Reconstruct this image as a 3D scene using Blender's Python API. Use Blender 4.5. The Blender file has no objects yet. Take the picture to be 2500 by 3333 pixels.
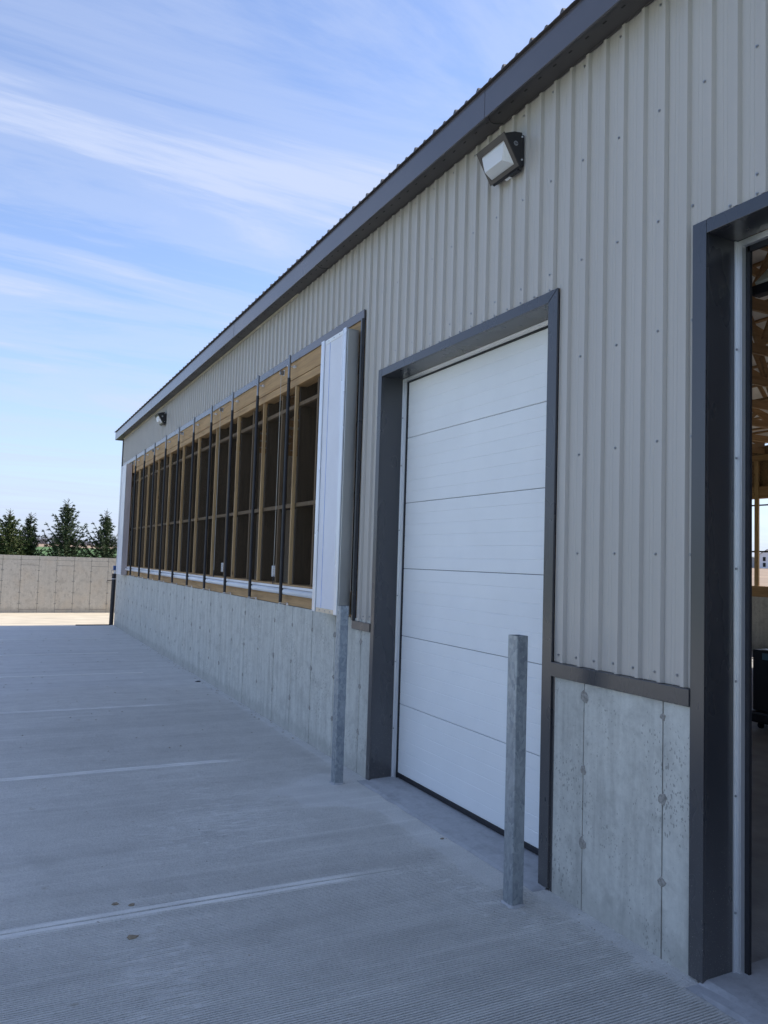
import bpy, math, random
from mathutils import Vector, Matrix, noise as mn
R = math.radians
random.seed(7)
S = bpy.context.scene
C = S.collection

# ------------------------------------------------------------------ camera
F, YAW, PITCH, ROLL, CAMH, CAMD = 2542.77, .4652, .0639, -.0314, 1.9286, 3.1
cy, sy = math.cos(YAW), math.sin(YAW)
r0 = Vector((cy, -sy, 0)); f0 = Vector((sy, cy, 0)); u0 = Vector((0, 0, 1))
fw = f0*math.cos(PITCH)+u0*math.sin(PITCH); up = u0*math.cos(PITCH)-f0*math.sin(PITCH)
cr, sr = math.cos(ROLL), math.sin(ROLL)
cR = r0*cr-up*sr; cU = r0*sr+up*cr
cam_d = bpy.data.cameras.new('camera'); cam = bpy.data.objects.new('camera', cam_d); C.objects.link(cam)
cam.matrix_world = Matrix(((cR.x, cU.x, -fw.x, -CAMD), (cR.y, cU.y, -fw.y, 0), (cR.z, cU.z, -fw.z, CAMH), (0, 0, 0, 1)))
cam_d.sensor_fit = 'VERTICAL'; cam_d.sensor_height = 24; cam_d.sensor_width = 24; cam_d.lens = F/3333*24
cam_d.clip_start = .05; cam_d.clip_end = 3000
S.camera = cam

# ------------------------------------------------------------------ light
SUN_DIR = Vector((-1, -.03, 0)).normalized(); ELEV = R(47)          # horizontal travel of sunlight
trav = Vector((SUN_DIR.x*math.cos(ELEV), SUN_DIR.y*math.cos(ELEV), -math.sin(ELEV)))
sd = bpy.data.lights.new('sun', 'SUN'); sd.energy = 4.2; sd.angle = R(.53); sd.color = (1, .93, .82)
so = bpy.data.objects.new('sun', sd); C.objects.link(so); so.rotation_euler = trav.to_track_quat('-Z', 'Y').to_euler(); so.location = (30, 0, 30)
W = bpy.data.worlds.new('World'); S.world = W; W.use_nodes = True
nt = W.node_tree; nt.nodes.clear()
def N(t, ty, **k):
    n = t.nodes.new(ty)
    for a, b in k.items():
        if a == 'inp':
            for i, v in b.items(): n.inputs[i].default_value = v
        else: setattr(n, a, b)
    return n
sky = N(nt, 'ShaderNodeTexSky'); sky.sky_type = 'NISHITA'; sky.sun_disc = False
sky.sun_elevation = ELEV; sky.sun_rotation = math.atan2(-trav.x, -trav.y); sky.air_density = 1.0; sky.dust_density = .35; sky.ozone_density = 3.0
SKYS = .14
tc = N(nt, 'ShaderNodeTexCoord'); sp = N(nt, 'ShaderNodeSeparateXYZ'); nt.links.new(tc.outputs['Generated'], sp.inputs[0])
def mth(t, op, a, b=None, c=None, clamp=False):
    n = N(t, 'ShaderNodeMath', operation=op, use_clamp=clamp)
    for i, v in enumerate((a, b, c)):
        if v is None: continue
        if isinstance(v, (int, float)): n.inputs[i].default_value = v
        else: t.links.new(v, n.inputs[i])
    return n.outputs[0]
def ramp(t, fac, stops, interp='LINEAR'):
    n = N(t, 'ShaderNodeValToRGB'); n.color_ramp.interpolation = interp
    el = n.color_ramp.elements
    while len(el) > 1: el.remove(el[-1])
    el[0].position = stops[0][0]; el[0].color = col4(stops[0][1])
    for p, c in stops[1:]:
        e = el.new(p); e.color = col4(c)
    t.links.new(fac, n.inputs[0]); return n.outputs[0]
def col4(c):
    if isinstance(c, (int, float)): return (c, c, c, 1)
    return (*c[:3], 1)
zc = mth(nt, 'MAXIMUM', sp.outputs[2], .0); den = mth(nt, 'ADD', zc, .10)
px = mth(nt, 'DIVIDE', sp.outputs[0], den); py = mth(nt, 'DIVIDE', sp.outputs[1], den)
cb = N(nt, 'ShaderNodeCombineXYZ'); nt.links.new(px, cb.inputs[0]); nt.links.new(py, cb.inputs[1])
mp = N(nt, 'ShaderNodeMapping'); nt.links.new(cb.outputs[0], mp.inputs[0])
mp.inputs['Rotation'].default_value = (0, 0, R(10)); mp.inputs['Scale'].default_value = (.34, 1.5, 1); mp.inputs['Location'].default_value = (3.1, 1.7, 0)
n1 = N(nt, 'ShaderNodeTexNoise', inp={'Scale': 1.15, 'Detail': 10, 'Roughness': .62, 'Distortion': 1.1}); nt.links.new(mp.outputs[0], n1.inputs[0])
mp2 = N(nt, 'ShaderNodeMapping'); nt.links.new(cb.outputs[0], mp2.inputs[0])
mp2.inputs['Rotation'].default_value = (0, 0, R(-20)); mp2.inputs['Scale'].default_value = (.16, .32, 1); mp2.inputs['Location'].default_value = (.4, 5.2, 0)
n2 = N(nt, 'ShaderNodeTexNoise', inp={'Scale': 1.0, 'Detail': 4, 'Roughness': .5}); nt.links.new(mp2.outputs[0], n2.inputs[0])
c1 = ramp(nt, n1.outputs[0], [(.40, 0), (.52, .38), (.66, 1)], 'EASE')
c2 = ramp(nt, n2.outputs[0], [(.34, .42), (.56, 1)], 'EASE')
cm = mth(nt, 'MULTIPLY', c1, c2)
veil = mth(nt, 'MULTIPLY', ramp(nt, sp.outputs[2], [(0, 1), (.10, .60), (.28, .10), (.9, 0)]), .85)
cloud = mth(nt, 'MAXIMUM', mth(nt, 'MULTIPLY', cm, .85), 0)
mx = N(nt, 'ShaderNodeMix', data_type='RGBA'); nt.links.new(cloud, mx.inputs[0])
mx.inputs[7].default_value = (2.85, 3.45, 4.3, 1)
mv = N(nt, 'ShaderNodeMix', data_type='RGBA'); nt.links.new(veil, mv.inputs[0]); nt.links.new(sky.outputs[0], mv.inputs[6]); mv.inputs[7].default_value = (2.15, 2.85, 3.8, 1)
tint = N(nt, 'ShaderNodeMix', data_type='RGBA', blend_type='MULTIPLY'); tint.inputs[0].default_value = 1; tint.inputs[7].default_value = (.965, .91, .965, 1)
nt.links.new(mv.outputs[2], mx.inputs[6])
bg = N(nt, 'ShaderNodeBackground'); bg.inputs[1].default_value = SKYS; nt.links.new(mx.outputs[2], tint.inputs[6]); nt.links.new(tint.outputs[2], bg.inputs[0])
wo = N(nt, 'ShaderNodeOutputWorld'); nt.links.new(bg.outputs[0], wo.inputs[0])
S.view_settings.view_transform = 'Standard'; S.view_settings.look = 'None'; S.view_settings.gamma = 1
S.view_settings.exposure = .80
S.cycles.max_bounces = 7; S.cycles.diffuse_bounces = 4

# ------------------------------------------------------------------ mesh helpers
class MB:
    def __init__(s): s.v = []; s.f = []
    def quad(s, *p):
        b = len(s.v); s.v += [tuple(q) for q in p]; s.f.append(tuple(range(b, b+len(p)))); return s
    def box(s, x0, y0, z0, x1, y1, z1):
        if x0 > x1: x0, x1 = x1, x0
        if y0 > y1: y0, y1 = y1, y0
        if z0 > z1: z0, z1 = z1, z0
        b = len(s.v)
        s.v += [(x0, y0, z0), (x1, y0, z0), (x1, y1, z0), (x0, y1, z0), (x0, y0, z1), (x1, y0, z1), (x1, y1, z1), (x0, y1, z1)]
        s.f += [tuple(b+i for i in q) for q in ((0, 3, 2, 1), (4, 5, 6, 7), (0, 1, 5, 4), (1, 2, 6, 5), (2, 3, 7, 6), (3, 0, 4, 7))]
        return s
    def tube(s, p, q, r, n=12, r2=None, cap=True):
        p = Vector(p); q = Vector(q); d = (q-p).normalized(); r2 = r if r2 is None else r2
        a = d.orthogonal().normalized(); c = d.cross(a); b = len(s.v)
        for i in range(n):
            t = 2*math.pi*i/n; e = a*math.cos(t)+c*math.sin(t)
            s.v += [tuple(p+e*r), tuple(q+e*r2)]
        for i in range(n):
            j = (i+1) % n; s.f.append((b+2*i, b+2*j, b+2*j+1, b+2*i+1))
        if cap:
            s.f.append(tuple(b+2*i for i in range(n))[::-1]); s.f.append(tuple(b+2*i+1 for i in range(n)))
        return s
    def bar(s, p, q, w, h, side=(0, 1, 0)):
        """beam from p to q, w along side, h across"""
        p = Vector(p); q = Vector(q); d = (q-p).normalized(); a = Vector(side).normalized(); c = d.cross(a).normalized()
        b = len(s.v)
        for o in (p, q):
            for i, j in ((-1, -1), (1, -1), (1, 1), (-1, 1)): s.v.append(tuple(o+a*w/2*i+c*h/2*j))
        s.f += [tuple(b+i for i in q_) for q_ in ((0, 3, 2, 1), (4, 5, 6, 7), (0, 1, 5, 4), (1, 2, 6, 5), (2, 3, 7, 6), (3, 0, 4, 7))]
        return s
    def build(s, name, m=None, parent=None, bevel=0, smooth=False, loc=None, **props):
        me = bpy.data.meshes.new(name); o = bpy.data.objects.new(name, me)
        off = Vector((0, 0, 0))
        if parent is not None:
            w = parent; 
            while w is not None: off += Vector(w.location); w = w.parent
        elif loc is not None: off = Vector(loc); o.location = off
        me.from_pydata([tuple(Vector(v)-off) for v in s.v], [], s.f); me.update()
        C.objects.link(o)
        if parent is not None: o.parent = parent
        if m is not None: me.materials.append(m)
        if bevel:
            b = o.modifiers.new('bevel', 'BEVEL'); b.width = bevel; b.segments = 2; b.limit_method = 'ANGLE'; b.angle_limit = R(40)
        if smooth:
            for p in me.polygons: p.use_smooth = True
        for k, v in props.items(): o[k] = v
        return o
def thing(name, label, cat, loc=(0, 0, 0), group=None):
    o = bpy.data.objects.new(name, None); C.objects.link(o); o.location = loc; o.empty_display_size = .2
    o['label'] = label; o['category'] = cat
    if group: o['group'] = group
    return o
def copy_tree(o, parent=None):
    c = o.copy(); C.objects.link(c); c.parent = parent
    for ch in list(o.children): copy_tree(ch, c)
    return c

# ------------------------------------------------------------------ materials
def newmat(name):
    m = bpy.data.materials.new(name); m.use_nodes = True; t = m.node_tree
    b = t.nodes['Principled BSDF']; return m, t, b
def pos(t, scale=(1, 1, 1), rot=(0, 0, 0)):
    g = N(t, 'ShaderNodeNewGeometry'); mpn = N(t, 'ShaderNodeMapping'); t.links.new(g.outputs['Position'], mpn.inputs[0])
    mpn.inputs['Scale'].default_value = scale; mpn.inputs['Rotation'].default_value = rot; return mpn.outputs[0]
def nz(t, v, sc, det=4, rough=.55, dist=0):
    n = N(t, 'ShaderNodeTexNoise', inp={'Scale': sc, 'Detail': det, 'Roughness': rough, 'Distortion': dist}); t.links.new(v, n.inputs[0]); return n.outputs[0]
def mixc(t, fac, a, b, mode='MIX'):
    n = N(t, 'ShaderNodeMix', data_type='RGBA', blend_type=mode)
    for i, v in ((0, fac), (6, a), (7, b)):
        if hasattr(v, 'links'): t.links.new(v, n.inputs[i])
        elif i == 0: n.inputs[0].default_value = v
        else: n.inputs[i].default_value = col4(v)
    return n.outputs[2]
def bumpn(t, b, h, strength=.3, dist=.01):
    n = N(t, 'ShaderNodeBump', inp={'Strength': strength, 'Distance': dist}); t.links.new(h, n.inputs['Height'])
    t.links.new(n.outputs[0], b.inputs['Normal']); return n
def sc(c, k): return tuple(x*k for x in c)
def simple(name, c, rough=.5, metal=0, var=.12, scale=6, stretch=(1, 1, 1), bump=0, bscale=60, spec=.5, speck=0):
    m, t, b = newmat(name)
    v = pos(t, stretch); n = nz(t, v, scale, 5)
    co = ramp(t, n, [(.3, sc(c, 1-var)), (.7, sc(c, 1+var))])
    if speck:
        g = N(t, 'ShaderNodeNewGeometry'); s2 = N(t, 'ShaderNodeSeparateXYZ'); t.links.new(g.outputs[0], s2.inputs[0])
        vo = nz(t, pos(t), 160, 2, .6); lo = ramp(t, s2.outputs[2], [(0.0, 1), (.35, .7), (.9, .12), (1.2, 0)])
        k = mth(t, 'MULTIPLY', ramp(t, vo, [(.66, 0), (.70, 1)]), lo)
        du = mth(t, 'MULTIPLY', lo, .09)
        co = mixc(t, mth(t, 'MAXIMUM', k, du), co, (.42, .40, .37))
    t.links.new(co, b.inputs['Base Color'])
    b.inputs['Metallic'].default_value = metal
    rv = .02 if rough < .4 else .07
    rr = ramp(t, nz(t, pos(t, stretch), scale*1.3, 2), [(.3, max(0, rough-rv)), (.7, min(1, rough+rv))]); t.links.new(rr, b.inputs['Roughness'])
    b.inputs['Specular IOR Level'].default_value = spec
    if bump: bumpn(t, b, nz(t, pos(t, stretch), bscale, 3), bump, .01)
    return m
def concrete(name, base, pits=1.0, streak=.5, warm=None, bot=True, pit_scale=84):
    m, t, b = newmat(name)
    v = pos(t)
    big = nz(t, v, 1.1, 6, .6); st = nz(t, pos(t, (5, 5, .55)), 2.2, 5, .65); fine = nz(t, v, 26, 6, .7); med = nz(t, v, 5.5, 5, .62, .4)
    co = ramp(t, big, [(.3, sc(base, .86)), (.55, base), (.75, sc(base, 1.1))])
    co = mixc(t, .65, co, ramp(t, st, [(.3, sc(base, 1-.45*streak)), (.5, base), (.70, sc(base, 1+.25*streak))]))
    co = mixc(t, mth(t, 'MULTIPLY', ramp(t, med, [(.50, 0), (.66, 1)]), .6), co, sc(base, .58))
    co = mixc(t, .35, co, ramp(t, fine, [(.3, sc(base, .72)), (.7, sc(base, 1.25))]))
    if warm: co = mixc(t, mth(t, 'MULTIPLY', ramp(t, nz(t, v, 1.7, 3), [(.5, 0), (.75, 1)]), .5), co, warm)
    vo = N(t, 'ShaderNodeTexVoronoi', feature='F1', inp={'Scale': pit_scale, 'Randomness': 1}); 
    dn = N(t, 'ShaderNodeTexNoise', inp={'Scale': 45, 'Detail': 2}); t.links.new(v, dn.inputs[0])
    dv = N(t, 'ShaderNodeVectorMath', operation='MULTIPLY_ADD'); t.links.new(dn.outputs['Color'], dv.inputs[0]); dv.inputs[1].default_value = (.018, .018, .018); t.links.new(pos(t, (1, 1, .55)), dv.inputs[2]); t.links.new(dv.outputs[0], vo.inputs['Vector'])
    sel = N(t, 'ShaderNodeSeparateColor'); t.links.new(vo.outputs['Color'], sel.inputs[0])
    clus = ramp(t, nz(t, v, 2.6, 3), [(.45, 0), (.62, 1)])
    thr = mth(t, 'MULTIPLY_ADD', sel.outputs[0], .70, -.37 )
    thr = mth(t, 'MULTIPLY', thr, mth(t, 'MULTIPLY_ADD', clus, 1.2, .5))
    pit = mth(t, 'LESS_THAN', mth(t, 'ADD', vo.outputs['Distance'], 0), mth(t, 'ADD', thr, .0))
    pit = mth(t, 'MULTIPLY', pit, pits)
    co = mixc(t, mth(t, 'MULTIPLY', pit, .62), co, sc(base, .25))
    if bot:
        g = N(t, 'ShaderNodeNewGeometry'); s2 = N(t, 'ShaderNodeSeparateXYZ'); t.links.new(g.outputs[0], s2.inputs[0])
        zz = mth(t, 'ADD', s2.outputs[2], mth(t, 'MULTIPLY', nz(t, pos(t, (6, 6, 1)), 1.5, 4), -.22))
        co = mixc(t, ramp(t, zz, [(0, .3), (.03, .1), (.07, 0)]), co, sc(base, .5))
    t.links.new(co, b.inputs['Base Color']); b.inputs['Roughness'].default_value = .85; b.inputs['Specular IOR Level'].default_value = .25
    h = mth(t, 'SUBTRACT', mth(t, 'MULTIPLY', fine, .5), mth(t, 'MULTIPLY', pit, .7))
    bumpn(t, b, h, .5, .006)
    return m
def wood(name, base, along='y', dark=.55, knots=True):
    m, t, b = newmat(name)
    s = {'y': (14, .8, 14), 'z': (14, 14, .8), 'x': (.8, 14, 14)}[along]
    g1 = nz(t, pos(t, s), 2.2, 6, .65, .6); g2 = nz(t, pos(t, sc(s, .3)), 2.5, 3, .5, 1.2)
    co = ramp(t, g1, [(.3, sc(base, dark+.15)), (.5, base), (.75, sc(base, 1.22))])
    co = mixc(t, mth(t, 'MULTIPLY', ramp(t, g2, [(.52, 0), (.68, 1)]), .45), co, (base[0]*dark, base[1]*dark*.8, base[2]*dark*.6))
    if knots:
        ks = {'y': (5, 1.6, 5), 'z': (5, 5, 1.6), 'x': (1.6, 5, 5)}[along]
        vo = N(t, 'ShaderNodeTexVoronoi', inp={'Scale': 1.5}); t.links.new(pos(t, ks), vo.inputs['Vector'])
        co = mixc(t, ramp(t, vo.outputs['Distance'], [(.04, .8), (.11, 0)]), co, (.10, .05, .02))
    t.links.new(co, b.inputs['Base Color']); b.inputs['Roughness'].default_value = .7; b.inputs['Specular IOR Level'].default_value = .3
    bumpn(t, b, g1, .25, .004); return m

m_siding = simple('siding_steel', (.455, .435, .402), .30, 0, .035, 1.2, (2, 2, .5))
m_trim = simple('charcoal_trim', (.034, .036, .043), .28, 0, .10, 2, (2, 2, .8), spec=.85, speck=1)
m_trim_hi = simple('charcoal_fascia', (.085, .08, .09), .22, 0, .1, 1, (1, 1, 1), .012, 3, .8)
m_soffit = simple('charcoal_soffit', (.06, .056, .055), .5, 0, .15, 3)
m_slot = simple('slot_black', (.008, .008, .008), .8)
m_roof = simple('roof_steel', (.10, .09, .088), .45, 0, .15, 3)
m_roofin = simple('roof_underside', (.72, .71, .68), .6, 0, .1, 3)
m_tan = simple('tan_channel', (.42, .38, .30), .45)
m_alu = simple('galvanised_angle', (.72, .74, .76), .32, .6, .05, 2, (1, 1, .5))
m_rubber = simple('black_rubber', (.012, .013, .018), .55, 0, .2, 10, speck=0)
m_white = simple('white_door_paint', (.80, .83, .84), .45, 0, .03, 2, bump=.05, bscale=220)
m_pvc = simple('white_pvc', (.76, .78, .80), .35, 0, .05, 3)
m_poly = simple('white_sheet', (.69, .71, .77), .4, 0, .04, 3)
m_pink = simple('weathered_sheet', (.50, .44, .43), .5, 0, .12, 4, (3, 3, .4))
m_blue = simple('blue_line', (.30, .40, .72), .5)
m_cream = simple('cream_strip', (.72, .60, .44), .6)
m_boxmetal = simple('brushed_metal', (.52, .53, .52), .40, .85, .08, 4, (1, 1, .3), .02, 60)
m_galv = None
def galv():
    m, t, b = newmat('galvanised_spangle')
    vo = N(t, 'ShaderNodeTexVoronoi', inp={'Scale': 60}); vv = pos(t, (1, 1, .6))
    nn = N(t, 'ShaderNodeTexNoise', inp={'Scale': 30, 'Detail': 3}); t.links.new(vv, nn.inputs[0])
    ad = N(t, 'ShaderNodeVectorMath', operation='MULTIPLY_ADD'); t.links.new(nn.outputs['Color'], ad.inputs[0]); ad.inputs[1].default_value = (.04, .04, .04); t.links.new(vv, ad.inputs[2])
    t.links.new(ad.outputs[0], vo.inputs['Vector'])
    s = N(t, 'ShaderNodeSeparateColor'); t.links.new(vo.outputs['Color'], s.inputs[0])
    co = ramp(t, s.outputs[0], [(0, (.25, .285, .315)), (1, (.38, .42, .45))])
    co = mixc(t, mth(t, 'MULTIPLY', ramp(t, nz(t, pos(t), 4, 5), [(.5, 0), (.75, 1)]), .4), co, (.60, .62, .63))
    t.links.new(co, b.inputs['Base Color']); b.inputs['Metallic'].default_value = .55
    t.links.new(ramp(t, s.outputs[1], [(0, .38), (1, .58)]), b.inputs['Roughness']); return m
m_galv = galv()
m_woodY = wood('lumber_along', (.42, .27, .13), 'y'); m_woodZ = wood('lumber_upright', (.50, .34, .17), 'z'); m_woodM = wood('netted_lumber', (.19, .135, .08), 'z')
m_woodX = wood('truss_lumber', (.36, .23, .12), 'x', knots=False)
m_woodD = wood('shade_darkened_lumber', (.060, .041, .024), 'z', .4)  # dim interior of the opening put into a near-black wood colour
m_osb = simple('strand_board', (.24, .15, .075), .7, 0, .45, 18, (1, 1, 2.2))
m_net = simple('wire_net', (.15, .12, .08), .5, .2)
m_blackpipe = simple('black_sleeve', (.015, .016, .022), .5, 0, .2, 8)
m_steel = simple('steel_rod', (.26, .27, .29), .35, .8, .1, 10)
m_fast = simple('zinc_fastener', (.35, .36, .38), .4, .6, .2, 30)
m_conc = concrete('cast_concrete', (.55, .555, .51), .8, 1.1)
m_concB = concrete('cast_concrete_far', (.56, .525, .46), .4, .5, warm=(.56, .47, .36), pit_scale=20)
m_seam = simple('seam_stain', (.20, .195, .18), .9, 0, .3, 30)
m_tie = simple('tie_stain', (.30, .29, .265), .9, 0, .35, 60, bump=.6, bscale=80)
m_lampbody = simple('lamp_casting', (.018, .018, .02), .5, 0, .1, 20, bump=.1, bscale=150)
m_lampframe = simple('lamp_frame', (.045, .038, .035), .45)

def apron_mat():
    m, t, b = newmat('tined_concrete')
    base = (.66, .65, .61)
    v = pos(t); big = nz(t, v, .55, 6, .6); med = nz(t, v, 4.5, 6, .65, .3); fine = nz(t, v, 95, 5, .7); grit = nz(t, pos(t, (1, 2.2, 1)), 240, 2, .6)
    co = ramp(t, big, [(.3, sc(base, .85)), (.55, base), (.75, sc(base, 1.1))])
    co = mixc(t, .5, co, ramp(t, med, [(.3, sc(base, .72)), (.7, sc(base, 1.18))]))
    co = mixc(t, .5, co, ramp(t, fine, [(.3, sc(base, .62)), (.7, sc(base, 1.3))]))
    co = mixc(t, mth(t, 'MULTIPLY', ramp(t, grit, [(.66, 0), (.72, 1)]), .5), co, sc(base, .4))
    # long faint finishing streaks parallel to the tining
    stk = nz(t, pos(t, (.25, 9, 1)), 1.6, 4, .6)
    co = mixc(t, mth(t, 'MULTIPLY', ramp(t, stk, [(.52, 0), (.68, 1)]), .24), co, sc(base, 1.35))
    stk2 = nz(t, pos(t, (.22, 2.6, 1)), 1.3, 5, .62, .5)
    co = mixc(t, mth(t, 'MULTIPLY', ramp(t, stk2, [(.48, 0), (.66, 1)]), .25), co, sc(base, .62))
    # tan dirt spots
    dm = ramp(t, nz(t, v, 6.5, 3, .5), [(.68, 0), (.73, 1)])
    g = N(t, 'ShaderNodeNewGeometry'); s2 = N(t, 'ShaderNodeSeparateXYZ'); t.links.new(g.outputs[0], s2.inputs[0])
    lft = ramp(t, mth(t, 'MULTIPLY_ADD', s2.outputs[0], -.5, -.7), [(0, .15), (.5, 1)])
    co = mixc(t, mth(t, 'MULTIPLY', mth(t, 'MULTIPLY', dm, lft), .45), co, (.33, .28, .20))
    # dark damp patches
    co = mixc(t, mth(t, 'MULTIPLY', ramp(t, nz(t, v, 1.6, 4, .6), [(.6, 0), (.75, 1)]), .25), co, sc(base, .62))
    # trowelled margins of the joints: smoother, paler paste
    a = N(t, 'ShaderNodeAttribute'); a.attribute_name = 'margin'
    co = mixc(t, mth(t, 'MULTIPLY', a.outputs['Fac'], .7), co, sc(base, 1.38))
    t.links.new(co, b.inputs['Base Color']); b.inputs['Roughness'].default_value = .82; b.inputs['Specular IOR Level'].default_value = .3
    bumpn(t, b, mth(t, 'ADD', fine, mth(t, 'MULTIPLY', med, .6)), .8, .011)
    return m
m_apron = apron_mat()
m_yard = simple('pale_gravel', (.46, .41, .33), .95, 0, .22, 3, (.35, 1.4, 1), .4, 40)
m_floor = simple('barn_floor', (.30, .30, .30), .8, 0, .2, 3, bump=.3, bscale=50)
m_thr = concrete('smooth_threshold', (.42, .43, .44), .25, .2, bot=False)

# ------------------------------------------------------------------ the ground
def gz(x, y):
    d = math.hypot(x-2, y-12); return .0175*max(0, d-38)
def terrain():
    b = MB(); rs = [0, 20, 32, 38, 46, 60, 80, 110, 150, 200, 260, 330, 420, 600, 900, 1500]; n = 48; ring = []
    for r in rs:
        row = []
        for i in range(n):
            a = 2*math.pi*i/n; x = 2+r*math.cos(a); y = 12+r*math.sin(a)
            zz = gz(x, y) if r <= 330 else gz(2+330, 12)-(r-330)*.012
            row.append(len(b.v)); b.v.append((x, y, zz-.05))
        ring.append(row)
    for k in range(len(rs)-1):
        for i in range(n):
            j = (i+1) % n; b.f.append((ring[k][i], ring[k+1][i], ring[k+1][j], ring[k][j]))
    m, t, bs = newmat('spring_field')
    g = N(t, 'ShaderNodeNewGeometry'); s2 = N(t, 'ShaderNodeSeparateXYZ'); t.links.new(g.outputs[0], s2.inputs[0])
    gr = ramp(t, nz(t, pos(t), .3, 5), [(.3, (.045, .10, .025)), (.7, (.075, .15, .035))])
    so_ = ramp(t, nz(t, pos(t), .2, 5), [(.3, (.20, .14, .10)), (.7, (.30, .22, .15))])
    east = mth(t, 'GREATER_THAN', mth(t, 'SUBTRACT', s2.outputs[0], mth(t, 'MULTIPLY', s2.outputs[1], .45)), 12)
    far = mth(t, 'GREATER_THAN', s2.outputs[1], 235)
    co = mixc(t, mth(t, 'MAXIMUM', east, far), gr, so_)
    t.links.new(co, bs.inputs['Base Color']); bs.inputs['Roughness'].default_value = .95
    b.build('ground', m, kind='structure', smooth=True)
terrain()
MB().quad((-20, 22.3, -.012), (40, 22.3, -.012), (40, 27.3, -.012), (-20, 27.3, -.012)).build('yard', m_yard, kind='structure')
MB().quad((14.7, -12, -.014), (40, -12, -.014), (40, 22.28, -.014), (14.7, 22.28, -.014)).build('east_yard', m_yard, kind='structure')

JY = [1.45, 4.45, 7.39, 10.385, 13.3, 16.05, 18.8]
def apron():
    PITCHG = .0172; x0, x1 = -5.2, -.0; nx = 74
    xs = [x1+(x0-x1)*(i/nx)**1.25 for i in range(nx+1)]
    y = .9; rows = []; 
    prof = [(0.0, 0.0), (.36, 0.0), (.44, -1.0), (.80, -1.0), (.90, 0.0)]
    while y < 12.6:
        for a, d in prof: rows.append((y+a*PITCHG, d))
        y += PITCHG
    rows.append((22.3, 0))
    b = MB(); marg = []
    for (yy, d) in rows:
        for x in xs:
            wob = .006*mn.noise(Vector((x*1.7, yy*.9, 0)))+.0012*mn.noise(Vector((x*30, yy*60, 3))) if yy < 13 else 0
            j = min(JY, key=lambda q: abs(q-yy)); jd = abs(yy-j-.004*mn.noise(Vector((x*2.2, j, 0)))-.0015*mn.noise(Vector((x*13, j, 4))))
            xe = -.60+.12*mn.noise(Vector((j, 0, 0))); on = x < xe; jf = max(0, min(1, (xe-x)/.55))
            mk = max(0, 1-abs(jd-.028)/.022) if (on and jd < .055) else 0
            mk = 1 if (on and .008 < jd < .042) else (mk if on else 0)
            near = max(0, min(1, (-x-.10-.05*mn.noise(Vector((yy*7, 0, 5))))/.06))
            if 3.95 < yy < 6.45: near = min(near, max(0, min(1, (-x-.28-.10*mn.noise(Vector((yy*3, 2, 5))))/.12)))
            pk = max(0, 1-abs(yy-6.15)/.65)
            if pk > 0: near *= max(0, min(1, (-x+.2-1.0*min(1, pk*1.6)+.35*mn.noise(Vector((yy*3, x*4, 5))))/.5))
            wear = .62+1.1*mn.noise(Vector((x*1.1, yy*.8, 9)))+1.1*mn.noise(Vector((x*14, yy*40, 1)))
            wear = max(.08, min(1, wear+.42))
            fade = max(0, min(1, (12.4-yy)/3.5)); lf = 1-.65*max(0, min(1, (-x-2.0)/1.0))*max(0, min(1, (yy-3.2)/1.5))
            dep = .0115*d*near*wear*fade*lf*((1-jf) if (on and jd < .05) else 1)
            dep += .0026*mn.noise(Vector((x*26, yy*34, 2)))*(0 if mk > .5 else 1) if yy < 13 else 0
            if on and jd < .055: dep += (.004-(.012 if jd < .0065 else 0))*jf
            b.v.append((x, yy+wob, dep)); marg.append(jf*min(1, mk)*max(.25, min(1, .75+.8*mn.noise(Vector((x*4, yy*12, 7))))))
    n = nx+1
    for r in range(len(rows)-1):
        for i in range(nx):
            a = r*n+i; b.f.append((a, a+n, a+n+1, a+1))
    o = b.build('concrete_apron', m_apron, kind='structure')
    at = o.data.attributes.new('margin', 'FLOAT', 'POINT'); at.data.foreach_set('value', marg)
    w = MB(); w.quad((-16, -8, -.01), (-.0, -8, -.01), (0, .9, -.004), (-16, .9, -.004)); w.quad((-16, .9, -.006), (-5.2, .9, -.006), (-5.2, 22.3, -.006), (-16, 22.3, -.006))
    w.build('outer_apron', m_apron, kind='structure')
    # far control joints, narrow raised trowel margins with a groove between
    for j in JY[4:]:
        for e in (-1, 1):
            q = MB(); q.box(-5.1, j+e*.030-.020, .001, -.75, j+e*.030+.020, .004); oo = q.build('joint_margin', m_apron, parent=o)
            a2 = oo.data.attributes.new('margin', 'FLOAT', 'POINT'); a2.data.foreach_set('value', [1.0]*8)
apron()
MB().quad((.0, -4, -.002), (14.3, -4, -.002), (14.3, 22.2, -.002), (0, 22.2, -.002)).build('barn_floor', m_floor, kind='structure')
# smooth door thresholds with a slightly rough lip towards the apron
def threshold(y0, y1, name='door_threshold'):
    b = MB(); n = 60; lip = []
    for i in range(n+1):
        y = y0+(y1-y0)*i/n; w = .012*mn.noise(Vector((y*6, 1, 1))); e = min(1, min(i, n-i)/4)
        lip.append([(-.105+w*1.5, y, .001), (-.075+w, y, .001+.011*e), (-.02+w*.6, y, .001+(.015+.003*mn.noise(Vector((y*25, 0, 0))))*e), (.02, y, .020), (.45, y, .026), (1.2, y, .020)])
    for r in lip: b.v += r
    k = 6
    for i in range(n):
        for j in range(k-1): b.f.append((i*k+j, i*k+j+1, (i+1)*k+j+1, (i+1)*k+j))
    b.build(name, m_thr, kind='structure')
threshold(3.84, 6.34); threshold(-.95, 2.70)

# ------------------------------------------------------------------ the barn
barn = thing('barn', 'long pale grey ribbed steel barn with charcoal trim, timber framed opening and concrete base wall', 'barn')
YN, YF, XB = -4.0, 22.2, 14.3
EV = 5.07
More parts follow.
